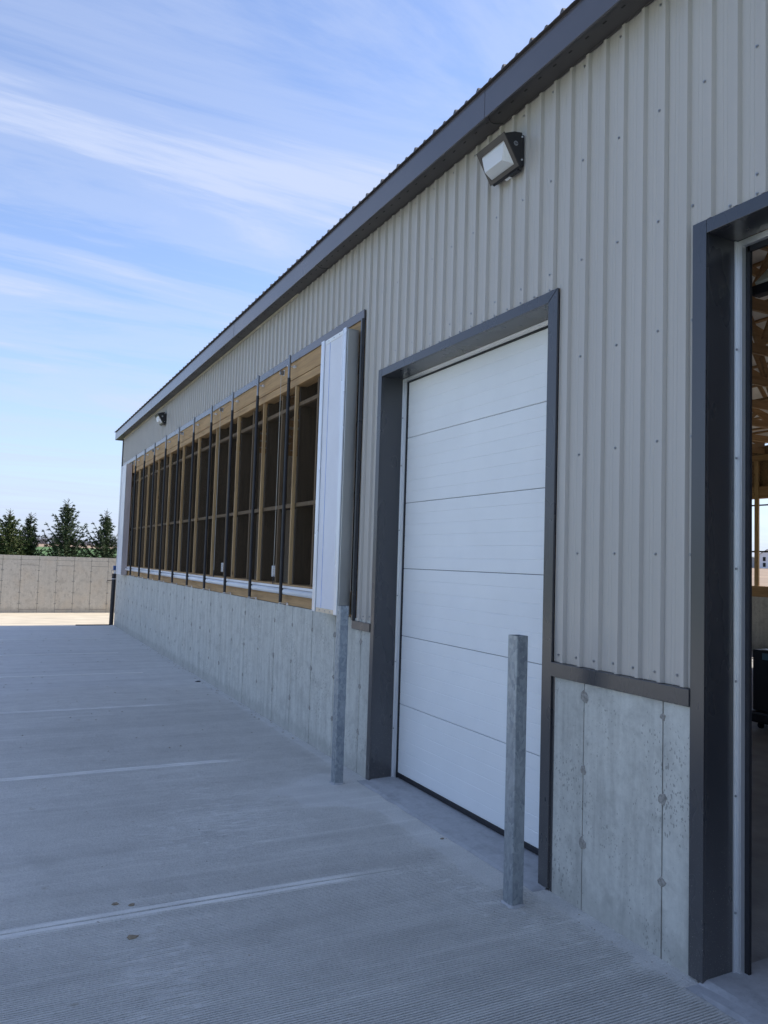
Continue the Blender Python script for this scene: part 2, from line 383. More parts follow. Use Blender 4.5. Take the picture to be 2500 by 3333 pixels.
# concrete base wall, cast in form panels with open seams
def base_wall(yA, yB, ztop, seams, low=0):
    core = MB().box(.006, yA+.004, -.1, .22, yB-.004, ztop-.004).build('concrete_wall', m_seam, barn)
    ys = [yA]+[s for s in sorted(seams) if yA+.02 < s < yB-.02]+[yB]
    for a, b_ in zip(ys[:-1], ys[1:]):
        g = .0042
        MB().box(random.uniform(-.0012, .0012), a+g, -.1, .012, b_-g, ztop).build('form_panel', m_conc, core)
    for s in ys[1:-1]:
        for z in (1.19, .78, .372):
            q = MB(); n = 9; rr = random.uniform(.016, .030)
            pts = [(-.0035, s+rr*(1+.35*random.uniform(-1, 1))*math.cos(2*math.pi*i/n)*1.1, z+rr*(1+.35*random.uniform(-1, 1))*math.sin(2*math.pi*i/n)) for i in range(n)]
            c0 = len(q.v); q.v.append((-.0045, s, z)); q.v += pts; q.v += [(.004, p[1]+(p[1]-s)*.3, p[2]+(p[2]-z)*.3) for p in pts]
            for i in range(n):
                j = (i+1) % n; q.f.append((c0, c0+1+i, c0+1+j)); q.f.append((c0+1+i, c0+1+n+i, c0+1+n+j, c0+1+j))
            q.build('form_tie_mark', m_tie, core)
    return core
seams = [3.572-.0, 2.963]
base_wall(2.72, 3.80, 1.30, [3.535, 2.945])
SL = [6.57+.608*i for i in range(26)]
base_wall(6.32, YF, 1.395, SL)
base_wall(YN, -.98, 1.30, [-1.6, -2.2, -2.8, -3.4])

# ribbed wall sheets
RP = .1523; SEAM0 = 2.961
def z_bottom(y):
    if y < -.985: return 1.358
    if y < 2.767: return 3.682
    if y < 3.821: return 1.358
    if y < 6.356: return 3.682
    if y < 6.711: return 1.374
    return 4.352
def ribs(ystart, n, amp=.022, yo=0):
    p = []
    for k in range(n):
        y = ystart+k*RP
        p += [(y-.010, 0), (y-.001, -amp), (y+.021, -amp), (y+.030, 0), (y+.072, 0), (y+.075, -.0018), (y+.078, 0), (y+.096, 0), (y+.099, -.0018), (y+.102, 0)]
    return p
def siding():
    k0 = -8; brk = [-.985, 2.767, 3.821, 6.356, 6.711]
    for k in range(k0, 22):
        a = SEAM0-.012+k*6*RP; e = a+6*RP
        pr = [(y, x) for y, x in ribs(SEAM0+k*6*RP, 6) if y < e-.0005]+[(e+.002, 0)]
        if a > YF or e < YN: continue
        pr = [(y, x) for y, x in pr if YN <= y <= YF-.03]
        if len(pr) < 2: continue
        if e > YF-.03: pr.append((YF-.028, 0))
        out = [pr[0]]
        for p, q in zip(pr[:-1], pr[1:]):
            for c in brk:
                if p[0] < c < q[0]:
                    t = (c-p[0])/(q[0]-p[0]); out.append((c, p[1]+(q[1]-p[1])*t))
            out.append(q)
        b = MB(); dx = random.uniform(0, .0012)
        for p, q in zip(out[:-1], out[1:]):
            z0 = z_bottom((p[0]+q[0])/2)
            b.quad((p[1]+.012-dx, p[0], z0), (p[1]+.012-dx, p[0], EV+.01), (q[1]+.012-dx, q[0], EV+.01), (q[1]+.012-dx, q[0], z0))
        # lap edge of the sheet
        y0 = out[0][0]; z0 = z_bottom(y0+.001); b.box(.0085-dx, y0-.0015, z0, .013, y0+.0005, EV)
        b.build('siding_panel', m_siding, barn)
siding()
# sheathing behind the sheets keeps the daylight out
sh = MB()
for y0, y1, z0 in ((YN+.01, -.98, 1.30), (-.98, 2.70, 3.66), (2.70, 3.83, 1.305), (3.83, 6.345, 3.66), (6.345, 6.73, 1.40), (6.73, YF-.01, 4.345)): sh.box(.015, y0, z0, .035, y1, 5.2)
sh.build('wall_sheathing', m_osb, barn)
# screws
scm = MB(); scm.tube((.002, 0, 0), (-.002, 0, 0), .0085, 8); scm.tube((-.002, 0, 0), (-.007, 0, 0), .0045, 6)
s0 = scm.build('screw', m_fast, barn); first = [True]
scount = [0]; rest = MB()
def screw(y, z, x=.010):
    if scount[0] < 298:
        if first[0]: o = s0; first[0] = False
        else: o = s0.copy(); C.objects.link(o)
        o.location = (x, y+random.uniform(-.004, .004), z+random.uniform(-.004, .004)); scount[0] += 1
    else:
        rest.tube((x, y, z), (x-.006, y, z), .008, 6)
off = .057
for z in (2.013, 2.607, 3.203, 3.80): 
    for k in (0, 2, 4, -1): 
        if k < 0: screw(2.785, z)
        else: screw(SEAM0+off+k*RP, z)
for k in range(-1, 6): screw(SEAM0+off+k*RP, 1.405)
screw(6.56, 1.42); screw(6.52, 1.42); screw(6.42, 1.43)
for k in range(-26, 112, 1):
    y = SEAM0+off+k*RP
    if 1.2 < y < 22 and k % 2 == 0: screw(y, 4.42)
    if 1.0 < y < 2.70 or 3.83 < y < 6.35:
        screw(y, 3.70)
        if k % 2 == 0: screw(y, 3.80)
    if 6.75 < y < 22 and (y < 14 or k % 2 == 0): screw(y, 4.375)
    if 6.75 < y < 14 and k % 2 == 0: screw(y, 4.455)
    if 2.5 < y < 10 and k % 2 == 0: screw(y, 5.02)
for z in (2.0, 2.6, 3.2, 3.8): screw(6.50, z)
if rest.v: rest.build('small_screws', m_fast, barn, kind='stuff')

# trim pieces, each folded metal with a small thickness
def trimbox(name, x0, y0, z0, x1, y1, z1, m=m_trim, bev=.002): return MB().box(x0, y0, z0, x1, y1, z1).build(name, m, barn, bevel=bev)
# middle door surround
trimbox('door_trim', -.012, 6.285, .004, .004, 6.355, 3.68)
trimbox('door_trim', -.012, 3.822, .012, .004, 3.912, 3.68)
trimbox('door_trim', -.0105, 3.912, 3.61, .004, 6.285, 3.68)
trimbox('door_jamb', .004, 6.285, .01, .222, 6.325, 3.66)
trimbox('door_jamb', .004, 3.83, .01, .222, 3.912, 3.66)
trimbox('door_jamb', .004, 3.912, 3.61, .222, 6.285, 3.65)
# mitre lines
MB().bar((-.0130, 3.826, 3.676), (-.0130, 3.91, 3.612), .0012, .0025, (1, 0, 0)).build('mitre_line', m_slot, barn)
# dark return beside the near pier
MB().box(.001, 3.765, .0, .035, 3.8215, 1.272).build('trim_return', m_trim, barn)
# wide near door surround
trimbox('door_trim', -.012, 2.682, .008, .004, 2.766, 3.68)
trimbox('door_trim', -.0105, -.90, 3.61, .004, 2.682, 3.68)
trimbox('door_trim', -.012, -.985, .008, .004, -.90, 3.68)
trimbox('door_jamb', .004, 2.682, .01, .205, 2.74, 3.66)
trimbox('door_jamb', .004, -.94, .01, .205, -.90, 3.66)
trimbox('door_jamb', .004, -.90, 3.61, .205, 2.682, 3.65)
# sill bands
trimbox('sill_trim', -.020, 2.767, 1.27, .035, 3.765+.056, 1.356, m_trim, .003)
trimbox('sill_trim', -.020, 6.357, 1.295, .035, 6.745, 1.372, m_trim, .003)
trimbox('sill_trim', -.020, YN, 1.27, .01, -.987, 1.356, m_trim, .003)
# opening trims
trimbox('opening_trim', -.014, 6.71, 4.262, .004, 21.9, 4.35, m_trim_hi, .002)
trimbox('opening_trim', -.030, 6.712, 1.374, .004, 6.742, 4.262, m_trim, .002)
trimbox('opening_trim', -.014, 21.9, 1.40, .004, 21.98, 4.35, m_trim, .002)
for yj in (9.4, 12.3, 15.3, 18.4): MB().box(-.0152, yj-.0012, 4.262, -.0135, yj+.0012, 4.35).build('trim_joint', m_slot, barn)
trimbox('corner_trim', -.022, YF-.06, 1.40, .02, YF+.012, EV, m_trim, .003)
trimbox('corner_trim', .02, YF, 1.40, .06, YF+.012, EV, m_trim, .003)

# soffit, fascia, channel under the soffit
trimbox('soffit', -.168, YN-.1, EV+.002, .0, YF+.28, EV+.014, m_soffit, 0)
fl = [YN-.1, 1.35, 4.44, 7.65, 10.75, 13.9, 17.1, 20.2, YF+.3]
for a, b_ in zip(fl[:-1], fl[1:]):
    dx = random.uniform(-.002, .002)
    trimbox('fascia_board', -.182+dx, a+.0015, 5.050, -.168, b_-.0015, 5.262, m_trim_hi, .002)
trimbox('fascia_board', -.166, YF+.286, 5.052, .2, YF+.3, 5.30, m_trim_hi, .002)
trimbox('soffit_channel', -.014, 8.6, EV-.030, -.003, YF-.05, EV+.001, m_tan, 0)
trimbox('soffit_channel', -.012, YN, EV-.006, -.003, 8.6, EV+.001, m_soffit, 0)
k = 0; y = 1.0
s1 = MB().box(-.112, -.014, EV-.0005, -.104, .014, EV+.003).build('vent_slot', m_slot, barn); s1.location = (0, 3.918, 0)
for k in range(-14, 100):
    if k == 0: continue
    o = s1.copy(); C.objects.link(o); o.location = (0, 3.918+.1488*k, 0)
# little bent lap tabs of the soffit sheets
for yj in fl[1:-1]:
    q = MB(); prev = None
    for i in range(9):
        t = i/8; p = (-.165+.155*t, yj-.02+.05*math.sin(t*3.0)+.03*t, EV-.0015-.004*math.sin(t*3.1))
        if prev: q.tube(prev, p, .0022, 5)
        prev = p
    q.build('soffit_lap', m_slot, barn)

# roof sheets
def roof():
    sl = .25; xr = 7.15; z0 = 5.268
    rows = []
    for k in range(-5, 22+0):
        a = SEAM0+k*6*RP
        if a > YF+.3: break
        for side in (0, 1):
            b = MB(); p = []
            for i in range(6):
                y = a+i*RP; am = .024 if i % 2 == 0 else .014
                p += [(y, 0), (y+.012, am), (y+.026, am), (y+.042, 0), (y+.09, .002), (y+.11, 0)]
            p.append((a+6*RP, 0)); p = [(min(y, YF+.32), z) for y, z in p]
            xe = -.205 if side == 0 else 2*xr+.205
            for (ya, za), (yb, zb) in zip(p[:-1], p[1:]):
                if yb-ya < 1e-5: continue
                zr = z0+sl*(xr+.205); th = .004
                A = (xe, ya, z0+za); B = (xe, yb, z0+zb); D = (xr, ya, zr+za); E_ = (xr, yb, zr+zb)
                b.quad(A, B, E_, D); b.quad((xe, ya, z0-th), (xr, ya, zr-th), (xr, yb, zr-th), (xe, yb, z0-th))
                b.quad((xe, ya, z0-th), (xe, yb, z0-th), B, A)
            b.build('roof_panel', m_roof, barn)
    # pale insulated underside
    zr = z0+sl*(xr+.1)
    MB().quad((.03, YN, z0+.0), (xr, YN, zr-.03), (xr, YF, zr-.03), (.03, YF, z0)).quad((xr, YN, zr-.03), (XB, YN, z0), (XB, YF, z0), (xr, YF, zr-.03)).build('roof_liner', m_roofin, barn)
roof()
# gable ends
def gable(y, s):
    b = MB(); zt = 5.24; xr = 7.15
    for x0, x1 in ((.02, xr), (xr, XB+.2)):
        z0_ = zt+.25*min(x0, 2*xr-x0+.2); z1_ = zt+.25*min(x1, 2*xr-x1+.2)
        b.quad((x0, y, 1.4), (x1, y, 1.4), (x1, y, z1_), (x0, y, z0_))
    b.build('gable_siding', m_siding, barn)
    MB().box(.02, y-.2*s, -.1, XB+.2, y-.004*s, 1.40).build('gable_base', m_conc, barn)
gable(YF, 1); gable(YN, -1)

# ---- middle overhead door
def odoor():
    st = m_alu
    dr = MB().box(.262, 3.90, .03, .30, 6.30, 3.60).build('overhead_door', m_rubber, barn)
    zs = [.066, .669, 1.274, 1.875, 2.468, 3.064, 3.577]
    for z0, z1 in zip(zs[:-1], zs[1:]):
        b = MB(); z0 += .0022; z1 -= .0022; prof = [(.2520, z0), (.2500, z0+.004)]
        n = 6 if z1-z0 > .55 else 5
        for i in range(1, n):
            z = z0+(z1-z0)*i/n; prof += [(.2500, z-.004), (.2522, z-.0012), (.2522, z+.0012), (.2500, z+.004)]
        prof += [(.2500, z1-.004), (.2520, z1)]
        for p, q in zip(prof[:-1], prof[1:]): b.quad((p[0], 3.93, p[1]), (p[0], 6.24, p[1]), (q[0], 6.24, q[1]), (q[0], 3.93, q[1]))
        b.box(.2525, 3.93, z0, .262, 6.24, z1)
        b.build('door_section', m_white, dr)
    MB().box(.243, 3.925, .028, .259, 6.245, .066).build('bottom_seal', m_rubber, dr, bevel=.004)
    MB().box(.236, 6.238, .02, .252, 6.262, 3.60).build('side_seal', m_rubber, barn)
    MB().box(.236, 3.915, 3.577, .2515, 6.262, 3.60).build('head_seal', m_rubber, barn)
    # galvanised stop angles
    MB().box(.222, 6.247, .012, .2355, 6.283, 3.608).box(.205, 6.276, .012, .222, 6.284, 3.608).build('stop_angle', st, barn, bevel=.0015)
    MB().box(.222, 3.914, 3.585, .2355, 6.247, 3.609).box(.200, 3.914, 3.602, .222, 6.27, 3.609).build('stop_angle', st, barn, bevel=.0015)
    for z in (.45, 1.04, 1.63, 2.22, 2.81, 3.25): MB().tube((.21, 6.277, z), (.21, 6.271, z), .006, 8).build('angle_screw', m_fast, barn)
odoor()
# ---- near wide door, raised
def odoor2():
    MB().box(.205, 2.649, .02, .2345, 2.681, 3.609).box(.188, 2.672, .02, .205, 2.6815, 3.609).build('stop_angle', m_alu, barn, bevel=.0015)
    MB().box(.205, -.86, 3.578, .2345, 2.649, 3.609).build('stop_angle', m_alu, barn, bevel=.0015)
    for z in (.30, .85, 1.40, 1.95, 2.5, 3.05): MB().tube((.195, 2.673, z), (.195, 2.667, z), .006, 8).build('angle_screw', m_fast, barn)
    MB().box(.2348, 2.625, .02, .252, 2.70, 3.609).box(.255, 2.665, .02, .29, 2.74, 3.68).build('side_seal', m_rubber, barn)
    MB().box(.2348, -.88, 3.55, .252, 2.64, 3.609).build('head_seal', m_rubber, barn)
    # door leaf hanging on its curved track, bottom section still tilted
    A = Vector((.50, 0, 3.475)); B = Vector((.98, 0, 3.93)); D = Vector((4.3, 0, 4.02))
    y0, y1 = -.88, 2.80
    leaf = MB()
    leaf.v += [(A.x+.035, y0, A.z-.01), (A.x+.035, y1, A.z-.01), (B.x+.02, y1, B.z-.05), (B.x+.02, y0, B.z-.05)]; leaf.f.append((0, 1, 2, 3))
    raised = leaf.build('raised_overhead_door', m_rubber, barn)
    for i in range(3):
        p = A.lerp(B, i/3+.01); q = A.lerp(B, (i+1)/3-.01)
        MB().bar((p.x, (y0+y1)/2, p.z), (q.x, (y0+y1)/2, q.z), y1-y0, .03).build('door_section', m_white, raised)
    MB().bar((B.x, (y0+y1)/2, B.z), (D.x, (y0+y1)/2, D.z), y1-y0, .04).build('door_section', m_white, raised)
    MB().box(A.x-.04, y0, A.z-.065, A.x+.03, y1, A.z-.012).build('bottom_seal', m_rubber, raised, bevel=.006)
    tr = MB(); prev = None
    for i in range(14):
        a = math.pi/2*i/13; p = Vector((.32+.62*(1-math.cos(a)), 2.90, 3.40+.62*math.sin(a)))
        if prev: tr.bar(prev, p, .05, .03)
        prev = p
    tr.bar(prev, (4.4, 2.90, 4.02), .05, .03); tr.bar((.32, 2.90, .02), (.32, 2.90, 3.4), .05, .03, (0, 1, 0)); tr.build('door_track', m_steel, raised)
odoor2()

# ---- timber framed opening
O0, O1 = 6.745, 21.9
PS = 1.197; SY = [8.6+PS*i for i in range(10)]
hb = [O0, 11.2, 15.9, O1]
for a, b_ in zip(hb[:-1], hb[1:]): MB().box(.0, a+.001, 4.056, .04, b_-.001, 4.262).build('header_board', m_woodY, barn, bevel=.002)
hb = [O0, 9.9, 13.8, 18.1, O1]
for a, b_ in zip(hb[:-1], hb[1:]): MB().box(.002, a+.001, 3.96, .14, b_-.001, 4.049).build('header_beam', m_woodY, barn, bevel=.003)
hb = [O0, 7.66, 10.3, 13.9, 17.6, O1]
for a, b_ in zip(hb[:-1], hb[1:]): MB().box(.008, a+.001, 1.400, .04, b_-.001, 1.60).build('sill_board', m_woodY, barn, bevel=.002)
MB().box(.0, O0, 1.602, .25, O1, 1.636).build('sill_plate', m_woodY, barn, bevel=.003)
yy = [O0+.35]+SY+[SY[-1]+PS]
for y in yy:
    MB().box(.004, y-.018, 1.637, .042, y+.018, 3.959).build('stud', m_woodZ, barn, bevel=.002)
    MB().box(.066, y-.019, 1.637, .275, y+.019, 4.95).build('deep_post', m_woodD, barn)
for y in [SY[0]-PS/2]+[y+PS/2 for y in SY]:
    MB().box(.052, y-.019, 1.637, .09, y+.019, 3.959).build('middle_stud', m_woodM, barn)
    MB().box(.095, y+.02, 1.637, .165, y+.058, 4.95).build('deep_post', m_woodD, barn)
for z in (3.745, 2.56):
    MB().box(.050, O0, z-.022, .088, O1, z+.022).build('rail', m_woodM, barn)
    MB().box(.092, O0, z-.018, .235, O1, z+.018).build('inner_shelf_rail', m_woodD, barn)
def netting():
    b = MB(); z0, z1 = 1.64, 3.958; H = z1-z0; st = .034; w = .0007; x = .046
    n = int((O1-O0+H)/st)
    for i in range(n):
        for s in (0, 1):
            ya = O0-H+i*st; yb = ya+H; za, zb = (z0, z1) if s == 0 else (z1, z0)
            t0 = max(0, (O0-ya)/H); t1 = min(1, (O1-ya)/H)
            if t1 <= t0: continue
            p = (x+s*.001, ya+t0*H, za+(zb-za)*t0); q = (x+s*.001, ya+t1*H, za+(zb-za)*t1)
            b.quad((p[0], p[1]-w, p[2]), (q[0], q[1]-w, q[2]), (q[0], q[1]+w, q[2]), (p[0], p[1]+w, p[2]))
            b.quad((p[0]-w, p[1], p[2]), (q[0]-w, q[1], q[2]), (q[0]+w, q[1], q[2]), (p[0]+w, p[1], p[2]))
    b.build('wire_netting', m_net, barn, kind='stuff')
netting()

# ---- interior: far wall with its opening, roof trusses
def interior():
    MB().box(XB, YN, -.1, XB+.22, YF, 1.345).build('far_concrete_wall', m_conc, barn)
    MB().box(XB, YN, 1.347, XB+.2, YF, 1.56).box(XB-.02, YN, 1.562, XB+.2, YF, 1.62).build('far_sill', m_woodY, barn)
    MB().box(XB, YN, 3.84, XB+.14, YF, 4.14).build('far_header', m_woodY, barn)
    MB().box(XB+.1, YN, 4.142, XB+.12, YF, 5.2).build('far_strand_board', m_osb, barn)
    MB().box(XB, YN, 4.81, XB+.09, YF, 4.95).build('far_top_plate', m_woodY, barn)
    MB().box(XB+.04, YN, 2.47, XB+.08, YF, 2.51).box(XB+.04, YN, 3.655, XB+.08, YF, 3.69).build('far_rail', m_woodD, barn)
    for i in range(22):
        y = 13.49+1.197*(i-14); 
        if YN < y < YF: MB().box(XB-.01, y-.06, 1.622, XB+.03, y+.06, 4.80).build('far_post', m_woodZ, barn)
    MB().box(.24, YN, 4.952, .30, YF, 5.1).build('near_plate', m_woodY, barn)
    t = MB(); y = 0; xr = 7.15
    t.bar((.1, y, 5.02), (XB-.1, y, 5.02), .038, .14)
    t.bar((.1, y, 5.18), (xr, y, 6.93), .038, .14); t.bar((XB-.1, y, 5.18), (xr, y, 6.93), .038, .14)
    xs = [.1, 1.9, 3.6, 5.4, xr]
    for i in range(4):
        a, b_ = xs[i], xs[i+1]; za = 5.18+.2475*(a-.1); zb = 5.18+.2475*(b_-.1)
        m_ = (a+b_)/2
        for s in (0, 1):
            f = (lambda x: x) if s == 0 else (lambda x: XB-x)
            t.bar((f(a), y, za), (f(m_), y, 5.05), .038, .09); t.bar((f(m_), y, 5.05), (f(b_), y, zb), .038, .09)
    tr0 = t.build('roof_truss', m_woodX, barn); tr0.location = (0, 21.6, 0)
    for i in range(1, 21):
        o = tr0.copy(); C.objects.link(o); o.location = (0, 21.6-1.2*i, 0)
    for x in (2.4, 4.9, 9.4, 11.9): MB().box(x-.04, YN, 5.10, x+.04, YF, 5.14).build('lateral_brace', m_woodX, barn)
    for k in range(9):
        x = .6+k*.75; z = 5.268+.25*(x+.2)-.06
        MB().box(x-.04, YN, z-.02, x+.04, YF, z+.018).build('purlin', m_woodX, barn)
        MB().box(XB-x-.04, YN, z-.02, XB-x+.04, YF, z+.018).build('purlin', m_woodX, barn)
interior()

# ------------------------------------------------------------------ things on the wall
# tall white curtain housings
def housing(name, label, y0, y1, z0, z1, near):
    t = thing(name, label, 'curtain housing', (0, (y0+y1)/2, z0))
    x = -.15
    MB().box(x+.004, y0+.004, z0+.003, -.016, y1-.004, z1-.004).build('housing_body', m_boxmetal if near else m_pink, t, bevel=.010 if near else .003)
    MB().box(x-.001, y0+.085, z0+.004, x+.0035, y1-.08, z1-.004).build('front_sheet', m_poly, t)
    MB().box(x-.016, y0, z0, x+.003, y0+.075, z1+.004).build('edge_channel', m_pvc if not near else m_alu2, t, bevel=.008)
    MB().box(x-.016, y1-.075, z0, x+.003, y1, z1+.004).build('edge_channel', m_pvc if not near else m_alu2, t, bevel=.008)
    if near:
        MB().box(x-.0035, y1-.215, z0+.045, x-.0012, y1-.209, z1-.05).build('blue_line', m_blue, t)
        MB().box(x-.006, y0+.085, z0+.003, x-.0015, y1-.09, z0+.045).build('bottom_strip', m_cream, t, bevel=.002)
        MB().box(x-.006, y0+.085, z1-.05, x-.0015, y1-.09, z1-.006).build('top_strip', m_pvc, t, bevel=.002)
        for i in range(3):
            for zz in (z0+.024, z1-.028):
                yq = y0+.17+i*.135; MB().tube((x-.006, yq, zz), (x-.009, yq, zz), .006, 8).build('screw', m_fast, t)
    return t
m_alu2 = simple('bright_channel', (.72, .75, .80), .28, .35, .06, 3, (1, 1, .3))
housing('curtain_housing', 'tall white upright panel box with bright metal edges beside the white middle door', 6.785, 7.41, 1.412, 4.17, True)
housing('curtain_housing', 'weathered white upright panel box at the far corner of the barn', 20.33, 21.13, 1.405, 4.19, False)

rc = thing('rolled_curtain', 'white rolled curtain lying along the sill of the timber framed opening', 'curtain', (0, 7.42, 1.52))
MB().tube((-.036, 7.42, 1.553), (-.036, 20.32, 1.553), .034, 16).build('roll', m_pvc, rc, smooth=True)
MB().box(-.022, 7.42, 1.588, -.006, 20.32, 1.617).build('top_flange', m_pvc, rc, bevel=.003)

# black sleeved hold-down pipes, one in front of each stud
def make_pipe():
    t = thing('hold_down_pipe', 'x', 'pipe', (-.083, SY[0], 1.43), 'black pipes standing in front of the barn opening'); y = SY[0]
    MB().tube((-.083, y, 1.43), (-.083, y, 4.045), .0195, 14).build('black_sleeve', m_blackpipe, t, smooth=False)
    MB().tube((-.083, y, 4.04), (-.083, y, 4.315), .0155, 12).build('steel_rod', m_steel, t)
    b = MB(); b.tube((.0, y, 4.185), (-.112, y+.006, 4.185), .006, 8); b.tube((-.0, y, 4.185), (-.028, y, 4.187), .017, 6); b.tube((-.105, y+.006, 4.185), (-.108, y+.006, 4.185), .010, 6)
    b.build('eye_bolt', m_alu2, t)
    b = MB(); b.box(-.105, y-.016, 1.416, .002, y+.016, 1.421).box(.002, y-.022, 1.392, .0075, y+.022, 1.424); b.tube((-.083, y, 1.42), (-.083, y, 1.432), .010, 8)
    b.build('foot_bracket', m_alu2, t)
    MB().box(-.066, y-.022, 1.575, -.060, y+.02, 1.592).build('strap', m_blackpipe, t)
    return t
pp = make_pipe()
names_ = ['black sleeved pipe nearest the tall white panel box with bright edges', 'second black sleeved pipe counted from the tall white near panel box', 'third black sleeved pipe counted from the tall white near panel box',
 'fourth black sleeved pipe counted from the near panel box, left of a white plate', 'fifth black sleeved pipe counted from the tall white near panel box', 'fifth black sleeved pipe counted from the far corner housing, below the far lamp side',
 'fourth black sleeved pipe counted from the housing at the far corner', 'third black sleeved pipe counted from the housing at the far corner', 'second black sleeved pipe counted from the housing at the far corner', 'black sleeved pipe right next to the far corner housing']
names_[3] = 'fourth black sleeved pipe counted from the tall white near panel box'; names_[5] = 'fifth black sleeved pipe counted from the housing at the far corner'
for i, y in enumerate(SY):
    o = pp if i == 0 else copy_tree(pp); o.location.y = y; o['label'] = names_[i]

# pulleys under the header, cords on two of them
def make_pulley(y):
    t = thing('pulley', 'x', 'pulley', (0, y, 4.2), 'small pulleys screwed to the header board')
    MB().box(-.006, y-.018, 4.165, -.0005, y+.018, 4.235).build('mount_plate', m_alu2, t, bevel=.002)
    MB().tube((-.036, y-.008, 4.195), (-.036, y+.008, 4.195), .020, 14).tube((-.036, y-.014, 4.195), (-.036, y+.014, 4.195), .005, 8).build('wheel', m_alu2, t)
    MB().box(-.052, y-.014, 4.175, -.006, y-.010, 4.225).box(-.052, y+.010, 4.175, -.006, y+.014, 4.225).build('cheek', m_steel, t)
    return t
pu = make_pulley(9.02)
pl = ['small metal pulley on the header between the first two pipes near the white panel box', 'small metal pulley on the header just beyond the third pipe from the near panel box', 'small metal pulley on the header near the middle of the opening', 'small metal pulley on the header right below the far wall lamp', 'small metal pulley tucked beside the far corner housing']
for i, y in enumerate((9.02, 11.84, 14.6, 17.46, 20.22)):
    o = pu if i == 0 else copy_tree(pu); o.location.y = y; o['label'] = pl[i]
for y, lb in ((9.03, 'thin pale cord hanging from the nearest header pulley down to the sill'), (11.85, 'thin pale cord hanging from the second header pulley down to the sill')):
    t = thing('cord', lb, 'cord', (-.02, y, 1.60))
    MB().tube((-.034, y, 4.17), (-.012, y+.06, 1.72), .0035, 6).build('line', simple('cord_white', (.5, .48, .42), .7) if y < 10 else bpy.data.materials['cord_white'], t)
    MB().tube((-.012, y+.06, 1.72), (-.012, y+.068, 1.62), .006, 6).build('hook', m_blackpipe, t)
for y, lb in ((9.44, 'small white outlet box behind the netting near the first cord'), (11.86, 'small white outlet box behind the netting near the second cord')):
    t = thing('outlet_box', lb, 'outlet box', (.1, y, 1.64))
    MB().box(.1, y-.06, 1.70, .14, y+.06, 1.84).build('cover', m_pvc, t, bevel=.004)
    MB().box(.142, y-.065, 1.637, .17, y+.065, 1.86).build('back_plate', m_rubber, t)

